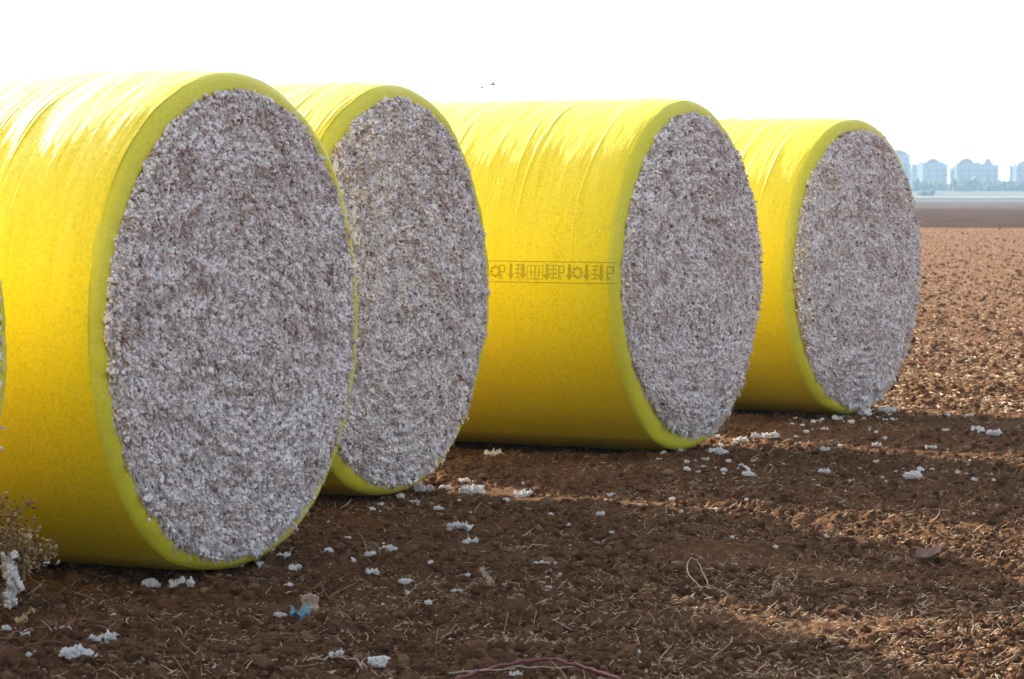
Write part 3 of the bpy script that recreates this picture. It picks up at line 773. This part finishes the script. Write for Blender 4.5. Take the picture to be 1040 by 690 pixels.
# ------------------------------------------------------------------ dry shrub at the left
def twig_paths(r, base, n, hgt, spread, k=7):
    ang = r.uniform(0, 2 * PI, n); tilt = r.uniform(0.1, 1.0, n) * spread
    L = hgt * r.uniform(0.6, 1.1, n); ts = np.linspace(0, 1, k)
    d = np.stack([np.cos(ang) * tilt, np.sin(ang) * tilt, np.ones(n)], -1); d /= np.linalg.norm(d, axis=1)[:, None]
    P = np.array(base)[None, None] + d[:, None] * ts[None, :, None] * L[:, None, None]
    P = P + np.cumsum(r.normal(0, 0.010, (n, k, 3)), 1) * (ts > 0)[None, :, None]
    P[..., 2] -= (ts ** 2)[None] * L[:, None] * 0.18 * tilt[:, None]
    return P
def shrub():
    r = np.random.default_rng(5)
    x, d = ground_pt(-16, 614)
    root = empty('dry_shrub', (x, d, 0.0))
    tag(root, 'dried tan weed with tiny curled leaves at the foot of the big bale', 'shrub')
    P = twig_paths(r, (0, 0, 0), 46, 0.37, 1.15)
    R = np.linspace(0.0042, 0.0013, 7)[None] * r.uniform(0.6, 1.2, (46, 1))
    parts = [tubes(P, R)]
    ends = []
    # side twigs
    for rep in range(5):
        i = r.integers(0, 46, 60); j = r.integers(2, 7, 60)
        p0 = P[i, j]; dd = r.normal(size=(60, 3)); dd[:, 2] = np.abs(dd[:, 2]) * 0.7; dd /= np.linalg.norm(dd, axis=1)[:, None]
        L = r.uniform(0.04, 0.12, 60); ts = np.linspace(0, 1, 4)
        Q = p0[:, None] + dd[:, None] * ts[None, :, None] * L[:, None, None]; Q[:, 1:] += r.normal(0, 0.006, (60, 3, 3))
        parts.append(tubes(Q, np.linspace(0.0015, 0.0006, 4)[None].repeat(60, 0))); ends.append(Q.reshape(-1, 3))
    V, F = merge(*parts)
    link('branch', mesh_np('branch', V, F, simple('dry_twig', (.30, .19, .10), 0.8, 0.3, 30)), root)
    E = np.concatenate(ends + [P[:, 2:].reshape(-1, 3)])
    E = E[r.integers(0, len(E), 6500)] + r.normal(0, 0.014, (6500, 3))
    E[:, 2] = np.maximum(E[:, 2], 0.005)
    # curled leaves: bent two-face flakes with thickness
    B = blobs(E, r.uniform(0.004, 0.015, (6500, 1)) * np.array([[1.0, 0.55, 0.18]]), ICO1, 0.25, None, r)
    m, nt, b = mat('dry_leaf')
    nt.links.new(ramp(nt, island(nt), [(0, (.16, .10, .045)), (.5, (.33, .22, .10)), (1, (.50, .37, .19))]), b.inputs['Base Color']); b.inputs['Roughness'].default_value = .8
    o = link('dry_leaves', mesh_np('dry_leaves', B[0], B[1], m), root); o['kind'] = 'stuff'
    return x, d
sx, sd = shrub()
def lock(x, d, z, s, kind, i, label, rot=(0, 0, 0), sc=(1, 1, 1)):
    o = link('cotton_lock', TM[kind][i]); o.location = (x, d, z); o.scale = (s * sc[0], s * sc[1], s * sc[2]); o.rotation_euler = rot
    tag(o, label, 'cotton tuft', 'cotton locks caught in the dry shrub')
def at(px, py, d): return (px - 520) / F_PX * d, d, CAM_H + (HORIZON - py) / F_PX * d
p = at(2, 622, sd - .16); lock(p[0], p[1], p[2], 0.235, 'hang', 1, 'long white cotton lock hanging down the front of the dry shrub', (0.12, .10, 0.4), (.85, .85, 1.0))
p = at(28, 548, sd - .05); lock(p[0], p[1], p[2], 0.042, 'ball', 2, 'small white cotton lock caught high on a twig of the dry shrub')
p = at(45, 574, sd - .02); lock(p[0], p[1], p[2], 0.032, 'broken', 2, 'tiny white cotton lock caught on the right side of the dry shrub')

# reddish twigs lying at lower left
def polyline_thing(name, label, cat, pts, r0, r1, m, group=None, extra=None):
    pts = np.array(pts, float)
    t = np.linspace(0, len(pts) - 1, 8 * (len(pts) - 1) + 1)
    P = np.stack([np.interp(t, range(len(pts)), pts[:, k]) for k in range(3)], -1)
    for _ in range(6): P[1:-1] = 0.25 * P[:-2] + 0.5 * P[1:-1] + 0.25 * P[2:]
    g = ground_h(P[:, 0], P[:, 1]); P[:, 2] = np.maximum(P[:, 2] + g * 0.5, g + r0 * 0.4)
    P[:, 2] += 0.003 * np.sin(np.arange(len(P)) * 1.7); P[:, 1] += min(0.004, 0.012 * r0 / .01) * 0.5 * np.sin(np.arange(len(P)) * 1.1 + len(label))
    c = P.mean(0); c[2] = P[:, 2].min()
    R = np.linspace(r0, r1, len(P)) * (1 + 0.12 * np.sin(np.arange(len(P)) * 2.3))
    parts = [tubes((P - c)[None], R[None], 6)]
    if extra:
        for (i, dx, dy, dz, rr) in extra:
            i = min(i, len(P) - 1); q0 = P[i] - c; Q = q0 + np.linspace(0, 1, 5)[:, None] * np.array([dx, dy, dz]) 
            Q[:, 0] += 0.004 * np.sin(np.arange(5) * 2); parts.append(tubes(Q[None], np.linspace(rr, rr * .5, 5)[None], 6))
    V, F = merge(*parts)
    o = link(name, mesh_np(name, V, F, m), None, tuple(c))
    tag(o, label, cat, group); return o
def gp(px, py, z=0.0):
    x, d = ground_pt(px, py); return (x, d, z)
M_TWIG = simple('red_brown_twig', (.20, .085, .06), 0.65, 0.35, 40, 0.002)
M_STALK = simple('red_stalk', (.15, .036, .036), 0.55, 0.4, 45, 0.003)
M_GREYTWIG = simple('grey_twig', (.33, .25, .18), 0.75, 0.3, 40, 0.002)
polyline_thing('dry_twig', 'thin red brown twig lying left to right under the dry shrub', 'twig', [gp(-8, 660, .02), gp(30, 651, .03), gp(75, 646, .03), (gp(122, 640, .02))], .0035, .0022, M_TWIG,
               'loose twigs at lower left', [(8, .05, .02, .02, .002), (16, -.03, -.06, .01, .002)])
polyline_thing('dry_twig', 'dull brown twig crossing below the red brown one beside the thick cotton wad', 'twig', [gp(-5, 672, .015), gp(45, 661, .02), gp(95, 664, .015)], .0024, .0016, M_TWIG,
               'loose twigs at lower left', [(6, .03, .05, .02, .0016)])
polyline_thing('cotton_stalk', 'thick dark red cotton stalk arching across the bottom edge', 'stalk', [gp(462, 697, .0), gp(505, 687, .018), gp(550, 682, .028), gp(592, 686, .02), gp(632, 697, .0)], .0085, .006, M_STALK,
               None, [(10, -.05, -.05, .01, .003)])
polyline_thing('dry_stalk', 'pale grey cotton stalk with lint, lying just under the thick red stalk', 'stalk', [gp(455, 693, .01), gp(520, 690, .02), gp(585, 685, .012)], .004, .003, M_GREYTWIG)
polyline_thing('dry_stalk', 'pale straight stalk lying flat below the tailed cotton strand', 'stalk', [gp(524, 563, .012), gp(540, 560, .016), gp(557, 559, .012)], .004, .003, M_GREYTWIG)
polyline_thing('dry_stalk', 'pale twisted stalk lying flat at the bottom, left of the fat white wad', 'stalk', [gp(310, 684, .012), gp(345, 676, .02), gp(372, 690, .012)], .0035, .0025, M_GREYTWIG)
polyline_thing('dry_tendril', 'thin pinkish tendril bent in a loop on the shaded soil', 'tendril', [gp(722, 610, .01), gp(700, 600, .05), gp(698, 592, .07), gp(710, 589, .07), gp(716, 596, .04), gp(722, 604, .01), gp(745, 612, .01)], .0024, .0016, simple('pink_tendril', (.50, .34, .26), .7, .2, 40))
polyline_thing('dry_stalk', 'pale forked stalk standing up in the sunlit strip of soil', 'stalk', [gp(776, 612, .01), gp(786, 610, .03), gp(790, 606, .07), gp(797, 610, .02)], .003, .002, M_GREYTWIG)

# feathery seed head
def seed_head():
    r = np.random.default_rng(12)
    x, d = ground_pt(494, 601)
    c = (x, d, float(ground_h(np.array([x]), np.array([d]))[0]))
    n = 160; ts = np.linspace(0, 1, 4)
    b0 = np.stack([r.normal(0, .006, n) + np.linspace(.025, -.02, n), r.normal(0, .012, n), np.linspace(.004, .075, n)], -1)
    dd = np.stack([r.normal(-.1, .5, n), r.normal(0, .4, n), r.uniform(.2, 1, n)], -1); dd /= np.linalg.norm(dd, axis=1)[:, None]
    P = b0[:, None] + dd[:, None] * ts[None, :, None] * r.uniform(.008, .03, n)[:, None, None]
    o = link('seed_head', mesh_np('seed_head', *tubes(P, np.full((n, 4), .0011) * np.array([1, .9, .7, .3])), simple('pale_plume', (.62, .50, .42), .8, .2, 40)), None, c)
    tag(o, 'pale pinkish feathery seed head on the soil between tiny cotton tufts', 'seed head')
seed_head()

# brown bent board / sheet piece
def board():
    x, d = ground_pt(938, 571)
    g = float(ground_h(np.array([x]), np.array([d]))[0])
    V, F = [], []
    nx, ny = 24, 10; w, l, t = 0.125, 0.15, 0.006
    r = np.random.default_rng(3)
    for s in (0, 1):
        for j in range(ny + 1):
            for i in range(nx + 1):
                u, v = i / nx, j / ny
                X = (u - .5) * w + .055 * (v - .5) ; Y = (v - .5) * l
                Z = .010 + .024 * v + .022 * u * u - .010 * math.sin(u * PI) + s * t
                V.append((X, Y, Z + .001 * r.normal()))
    idx = np.arange(len(V)).reshape(2, ny + 1, nx + 1)
    q = lambda a: np.stack([a[:-1, :-1], a[:-1, 1:], a[1:, 1:], a[1:, :-1]], -1).reshape(-1, 4)
    fs = [q(idx[1]), q(idx[0])[:, ::-1]]
    for a, b_ in ((idx[0, 0], idx[1, 0]), (idx[1, -1], idx[0, -1]), (idx[1, :, 0], idx[0, :, 0]), (idx[0, :, -1], idx[1, :, -1])):
        fs.append(np.stack([a[:-1], a[1:], b_[1:], b_[:-1]], -1))
    m, nt, b = mat('weathered_brown_board')
    f = noise(nt, mapping(nt, objc(nt), (60, 8, 60)), 1.0, 4)
    nt.links.new(ramp(nt, f, [(.3, (.085, .05, .038)), (.7, (.18, .11, .085))]), b.inputs['Base Color']); b.inputs['Roughness'].default_value = .9; b.inputs['Specular IOR Level'].default_value = .1
    bump(nt, b, f, .4, .003)
    o = link('broken_board', mesh_np('broken_board', np.array(V), fs, m, False), None, (x + .035, d, g)); o.rotation_euler = (0, 0, .12)
    tag(o, 'small brown weathered board tilted up out of the soil at right', 'board')
    x2, d2 = ground_pt(922, 567); g2 = float(ground_h(np.array([x2]), np.array([d2]))[0])
    o2 = link('broken_board', o.data, None, (x2 - .01, d2, g2 - .022)); o2.scale = (.9, .6, .45); o2.rotation_euler = (0, 0, -.2)
    tag(o2, 'flat brown board sliver half buried just left of the tilted board', 'board')
board()

# blue scrap with a dead leaf
def crumple(name, s, seed, m, loc, label, cat, tall=1.0):
    r = np.random.default_rng(seed); n = 18
    g = np.linspace(-.5, .5, n); X, Y = np.meshgrid(g, g)
    Z = .55 * fbm2(X * 3.1 + seed, Y * 3.1, seed, 3) * tall + .25
    X = X + .35 * fbm2(Y * 3 + 5, X * 3, seed + 3, 2); Y = Y + .35 * fbm2(X * 3 + 9, Y * 3, seed + 4, 2)
    V = np.stack([X, Y, Z], -1).reshape(-1, 3) * s; V[:, 2] -= V[:, 2].min()
    idx = np.arange(n * n).reshape(n, n)
    F = np.stack([idx[:-1, :-1], idx[:-1, 1:], idx[1:, 1:], idx[1:, :-1]], -1).reshape(-1, 4)
    o = link(name, mesh_np(name, V, F, m, False), None, loc)
    sol = o.modifiers.new('thickness', 'SOLIDIFY'); sol.thickness = .0015
    tag(o, label, cat); return o
x, d = ground_pt(304, 630); g = float(ground_h(np.array([x]), np.array([d]))[0])
crumple('plastic_scrap', .085, 3, simple('blue_plastic', (.14, .28, .34), .45, .25, 40), (x, d, g + .008), 'crumpled pale blue plastic scrap half sunk in soil', 'litter', 1.2)
x, d = ground_pt(311, 622)
o = crumple('dead_leaf', .07, 8, simple('dead_leaf_skin', (.50, .38, .29), .8, .3, 50), (x, d + .02, g + .03), 'pale dried leaf sticking up behind the blue scrap', 'leaf', 1.6)
o.rotation_euler = (1.0, .2, .3)
for (px, py, s, lab) in ((900, 548, .05, 'yellow green straw leaf curled up left of the board'), (497, 602, .04, 'shrivelled tan leaf at the foot of the feathery seed head'),
                         (26, 622, .05, 'shrivelled orange tan leaf on the soil below the dry shrub'), (18, 632, .045, 'smaller shrivelled tan leaf nearest the left edge under the dry shrub')):
    x, d = ground_pt(px, py); g = float(ground_h(np.array([x]), np.array([d]))[0])
    crumple('dead_leaf', s, int(px), simple('dead_leaf_skin', (.48, .33, .17), .8, .3, 50), (x, d, g + .008), lab, 'leaf', 1.5)

# ------------------------------------------------------------------ distant town
DB = 1500.0
def bx_(px): return (px - 520) / F_PX * DB
def bz_(py): return CAM_H + (HORIZON - py) / F_PX * DB
ZB = rise(1490) - 0.3
M_WALL = [simple('pale_render', (.34, .34, .36), .9, .1, .2), simple('cream_render', (.36, .35, .33), .9, .1, .2), simple('white_render', (.80, .79, .77), .9, .05, .2), simple('sand_render', (.58, .47, .38), .9, .1, .2)]
M_ROOF = simple('roof_tile', (.30, .20, .16), .9, .15, .3)
M_GLASS = simple('window_glass', (.20, .21, .22), .2, .1, .5, 0, .6)
WIN = mesh_np('window', *box(-.9, .9, -.06, .08, -.75, .75), M_GLASS, False)
BAL = mesh_np('balcony', *box(-1.6, 1.6, -1.2, .0, -.5, .5), M_WALL[1], False)
def block(px0, px1, top, y, depth, label, wall, steps, tower=None, domes_=(), cat='apartment block', name='apartment_block'):
    x0, x1 = bx_(px0), bx_(px1); zt = bz_(top)
    root = empty(name, ((x0 + x1) / 2, y, ZB)); H = zt - ZB; W = x1 - x0
    tag(root, label, cat, 'blocks of the distant town')
    # stepped mass
    pr = [box(-W / 2, W / 2, 0, depth, 0, H)]
    V, F = merge(*pr); link('wall', mesh_np('wall', V, F, wall, False), root)
    for (u0, u1, h) in steps:
        V, F = box(-W / 2 + u0 * W, -W / 2 + u1 * W, depth * .15, depth * .85, H + .003, H + h)
        link('penthouse', mesh_np('penthouse', V, F, wall, False), root)
    for (u0, u1, h, base) in domes_:
        a0, a1 = -W / 2 + u0 * W, -W / 2 + u1 * W
        k = 12; V = []
        for yy in (depth * .1, depth * .9):
            for i in range(k + 1):
                t = i / k; V.append((a0 + (a1 - a0) * t, yy, H + base + h * math.sin(PI * t) ** .7 + .004))
        n = k + 1; Fq = [[i, i + 1, n + i + 1, n + i] for i in range(k)]
        Ff = [np.array(Fq)]; Ff.append(np.array([[0, i, i + 1] for i in range(1, k)])); Ff.append(np.array([[n, n + i + 1, n + i] for i in range(1, k)]))
        link('roof', mesh_np('roof', np.array(V), Ff, M_ROOF, False), root)
    if tower:
        V, F = box(-W / 2 + tower[0] * W, -W / 2 + tower[1] * W, -1.2, 4, 0, H + tower[2])
        link('stair_tower', mesh_np('stair_tower', V, F, M_WALL[2], False), root)
    fl = int(H // 3.1); nc = max(2, int(W // 3.4))
    for f in range(fl):
        for c in range(nc):
            u = (c + .5) / nc
            if tower and tower[0] - .03 < u < tower[1] + .03: continue
            if c % 3 == 1:
                w = link('balcony', BAL, root); w.location = (-W / 2 + u * W, -.003, f * 3.1 + 1.0)
            w = link('window', WIN, root); w.location = (-W / 2 + u * W, -.03, f * 3.1 + 2.0)
block(897, 927, 157, DB + 14, 16, 'tallest hazy apartment block with a rounded top, partly behind the farthest bale', M_WALL[0], [(.1, .7, 1.4)], None, [(.25, .95, 2.6, 0)])
block(925.5, 961.5, 167, DB, 14, 'hazy apartment block with a bright white stair tower at its left', M_WALL[0], [(.34, .92, 1.0)], (.14, .30, 1.2), [(.42, .78, 2.0, 1.0)])
block(967, 1013, 168, DB, 15, 'widest hazy apartment block with a broad rounded roof and a small pointed one', M_WALL[0], [(.10, .62, 1.4), (.66, .90, 1.0)], (.03, .08, .5), [(.14, .46, 2.2, 1.4), (.70, .86, 2.6, 1.0)])
block(1026, 1066, 168, DB + 4, 14, 'hazy apartment block cut off by the right edge, pale strip down its left part', M_WALL[0], [(.22, .9, 1.6)], (.07, .16, .6), [(.3, .8, 1.8, 1.6)])
block(961, 967.5, 178, DB + 40, 10, 'low hazy block filling the gap between two tall apartment blocks', M_WALL[0], [], None, [], 'building', 'low_building')
block(1013, 1019, 182, DB + 30, 10, 'low cream house just right of the widest apartment block', M_WALL[3], [], None, [(0, 1, 1.8, 0)], 'house', 'low_house')
block(1018.5, 1026, 184, DB + 34, 10, 'lowest cream house beside the block at the right edge', M_WALL[3], [], None, [(0, 1, 1.5, 0)], 'house', 'low_house')

def tree_belt():
    r = np.random.default_rng(21)
    n = 900
    x = r.uniform(-420, 520, n); y = r.uniform(1400, 1475, n); s = r.uniform(2.6, 5.2, n)
    hgt = 3.4 + 2.8 * fbm2(x / 22, y / 60, 41, 3) + r.uniform(-.8, 1.0, n)
    base = np.array([rise(v) for v in y])
    C, R = [], []
    for k in range(5):
        C.append(np.stack([x + r.normal(0, 1.6, n), y + r.normal(0, 1.6, n), base + np.maximum(1.0, hgt * r.uniform(.2, 1.15, n))], -1)); R.append(s[:, None] * r.uniform(.28, .55, (n, 3)))
    C = np.concatenate(C); R = np.concatenate(R)
    m, nt, b = mat('far_foliage')
    nt.links.new(ramp(nt, island(nt), [(0, (.030, .045, .018)), (.6, (.060, .080, .032)), (1, (.10, .11, .05))]), b.inputs['Base Color']); b.inputs['Roughness'].default_value = 1
    V, F = blobs(C, R, ICO1, .35, None, r)
    o = link('tree_belt', mesh_np('tree_belt', V, F, m, False)); tag(o, 'low hazy belt of trees in front of the distant town', 'trees', kind='stuff')
    # a couple of bushes standing before the belt
    for (px, w, h, lab) in ((938, 4.2, 1.5, 'low dark bush before the tree belt, left and wider of two'), (944.5, 2.4, 1.9, 'low dark bush before the tree belt, right and narrower of two')):
        d = 1180.0; xx = (px - 520) / F_PX * d; k = 60
        root = empty('far_bush', (xx, d, rise(d)))
        tag(root, lab, 'bush', 'bushes before the tree belt')
        C = np.stack([r.normal(0, w * .26, k), r.normal(0, .8, k), r.uniform(.2, h, k)], -1)
        V, F = blobs(C, r.uniform(.25, .6, (k, 3)), ICO1, .35, None, r); link('foliage', mesh_np('foliage', V, F, m, False), root)
        V, F = tubes(np.array([[[0, 0, -.1], [.05, 0, .4], [0, .05, .9]], [[.2, 0, -.1], [.4, 0, .4], [.5, .05, .8]]]), np.array([[.08, .06, .03]] * 2), 4)
        link('stem', mesh_np('stem', V, F, M_GREYTWIG), root)
tree_belt()

# ------------------------------------------------------------------ two birds over the printed bale
def bird(px, py, d, yaw, roll, flap, label):
    loc = at(px, py, d)
    k = 9; ts = np.linspace(0, 1, k)
    body = np.stack([(ts - .5) * .26, np.zeros(k), .01 * np.sin(ts * PI)], -1)
    rad = np.array([.004, .012, .024, .032, .034, .030, .024, .022, .008])   # tail to head
    parts = [tubes(body[None], rad[None], 8)]
    for s in (-1, 1):
        V = []; m = 7
        for i in range(m):
            t = i / (m - 1); ch = .085 * (1 - t ** 2.2) + .008; y = s * (.02 + .24 * t); z = .012 + flap * .22 * (t ** 1.2) - .05 * flap * t * t; xo = .02 - .05 * t * t
            for (cx, cz) in ((-.5, 0), (0, .006), (.5, .003), (0, -.003)): V.append((xo + cx * ch, y, z + cz))
        idx = np.arange(m * 4).reshape(m, 4)
        q = np.stack([idx[:-1], idx[1:], np.roll(idx[1:], -1, 1), np.roll(idx[:-1], -1, 1)], -1).reshape(-1, 4)
        parts.append((np.array(V), [q, idx[-1:], idx[:1, ::-1]]))
    tl = np.array([(-.12, -.01, 0), (-.12, .01, 0), (-.20, .035, .002), (-.20, -.035, .002), (-.12, -.01, .006), (-.12, .01, .006), (-.20, .035, .005), (-.20, -.035, .005)], float)
    parts.append((tl, np.array([[0, 1, 2, 3], [4, 7, 6, 5], [0, 4, 5, 1], [1, 5, 6, 2], [2, 6, 7, 3], [3, 7, 4, 0]])))
    V, F = merge(*parts)
    o = link('bird', mesh_np('bird', V, F, simple('grey_plumage', (.40, .39, .38), .8, .2, 20)), None, loc); o.rotation_euler = (roll, .1, yaw)
    tag(o, label, 'bird', 'birds in the sky')
bird(489, 89.5, 84, 2.2, .9, .8, 'small grey bird with raised wings, left one of two above the printed bale')
bird(500, 87, 86, .25, -.2, .25, 'small grey bird gliding level, right one of two above the printed bale')

# ------------------------------------------------------------------ haze
def haze():
    V, F = box(-1200, 1200, -60, 2600, -1.0, 60.0)
    m = bpy.data.materials.new('haze_air'); m.use_nodes = True; nt = m.node_tree; nt.nodes.clear()
    out = nt.nodes.new('ShaderNodeOutputMaterial'); v = nt.nodes.new('ShaderNodeVolumePrincipled')
    v.inputs['Color'].default_value = (.46, .73, 1.0, 1); v.inputs['Density'].default_value = HAZE_D; v.inputs['Anisotropy'].default_value = 0.0
    nt.links.new(v.outputs[0], out.inputs['Volume'])
    o = link('haze', mesh_np('haze', V, F, m, False)); tag(o, 'pale blue haze over the fields and the far town', 'haze', kind='stuff')
HAZE_D = 0.00025
haze()

# ------------------------------------------------------------------ light
EL, AZ = math.radians(26.0), math.radians(36.5)      # sun beyond the row, to the left
Ldir = Vector((-math.sin(AZ) * math.cos(EL), math.cos(AZ) * math.cos(EL), math.sin(EL)))
sun = bpy.data.lights.new('sun', 'SUN'); sun.energy = 5.0; sun.angle = math.radians(0.6); sun.color = (1.0, .88, .71)
so = bpy.data.objects.new('sun', sun); COL.objects.link(so); so.rotation_euler = (-Ldir).to_track_quat('-Z', 'Y').to_euler(); so.location = (-20, 20, 20)
W = bpy.data.worlds.new('World'); S.world = W; W.use_nodes = True
nt = W.node_tree; nt.nodes.clear()
sky = nt.nodes.new('ShaderNodeTexSky'); sky.sky_type = 'NISHITA'; sky.sun_disc = False
sky.sun_elevation = EL; sky.sun_rotation = -AZ; sky.air_density = 0.75; sky.dust_density = 3.5; sky.ozone_density = 1.0
bg = nt.nodes.new('ShaderNodeBackground'); bg.inputs['Strength'].default_value = 0.15
wo = nt.nodes.new('ShaderNodeOutputWorld'); hs = nt.nodes.new('ShaderNodeHueSaturation'); hs.inputs['Saturation'].default_value = 0.48; nt.links.new(sky.outputs[0], hs.inputs['Color']); nt.links.new(hs.outputs[0], bg.inputs[0]); nt.links.new(bg.outputs[0], wo.inputs[0])

# ------------------------------------------------------------------ camera
cam = bpy.data.cameras.new('camera'); cam.sensor_width = 36; cam.lens = F_PX / 1040 * 36; cam.clip_end = 9000; cam.clip_start = 0.1
cam.dof.use_dof = True; cam.dof.focus_distance = 14.5; cam.dof.aperture_fstop = 9.0
co = bpy.data.objects.new('camera', cam); COL.objects.link(co); co.location = (0, 0, CAM_H)
co.rotation_euler = (PI / 2 - math.atan((345 - HORIZON) / F_PX), 0, 0)
S.camera = co
vs = S.view_settings; vs.view_transform = 'Standard'; vs.look = 'None'; vs.exposure = 1.53; vs.gamma = 1; vs.use_curve_mapping = False
S.cycles.use_denoising = True; S.render.filter_size = 1.0
S.cycles.max_bounces = 6; S.cycles.volume_bounces = 1
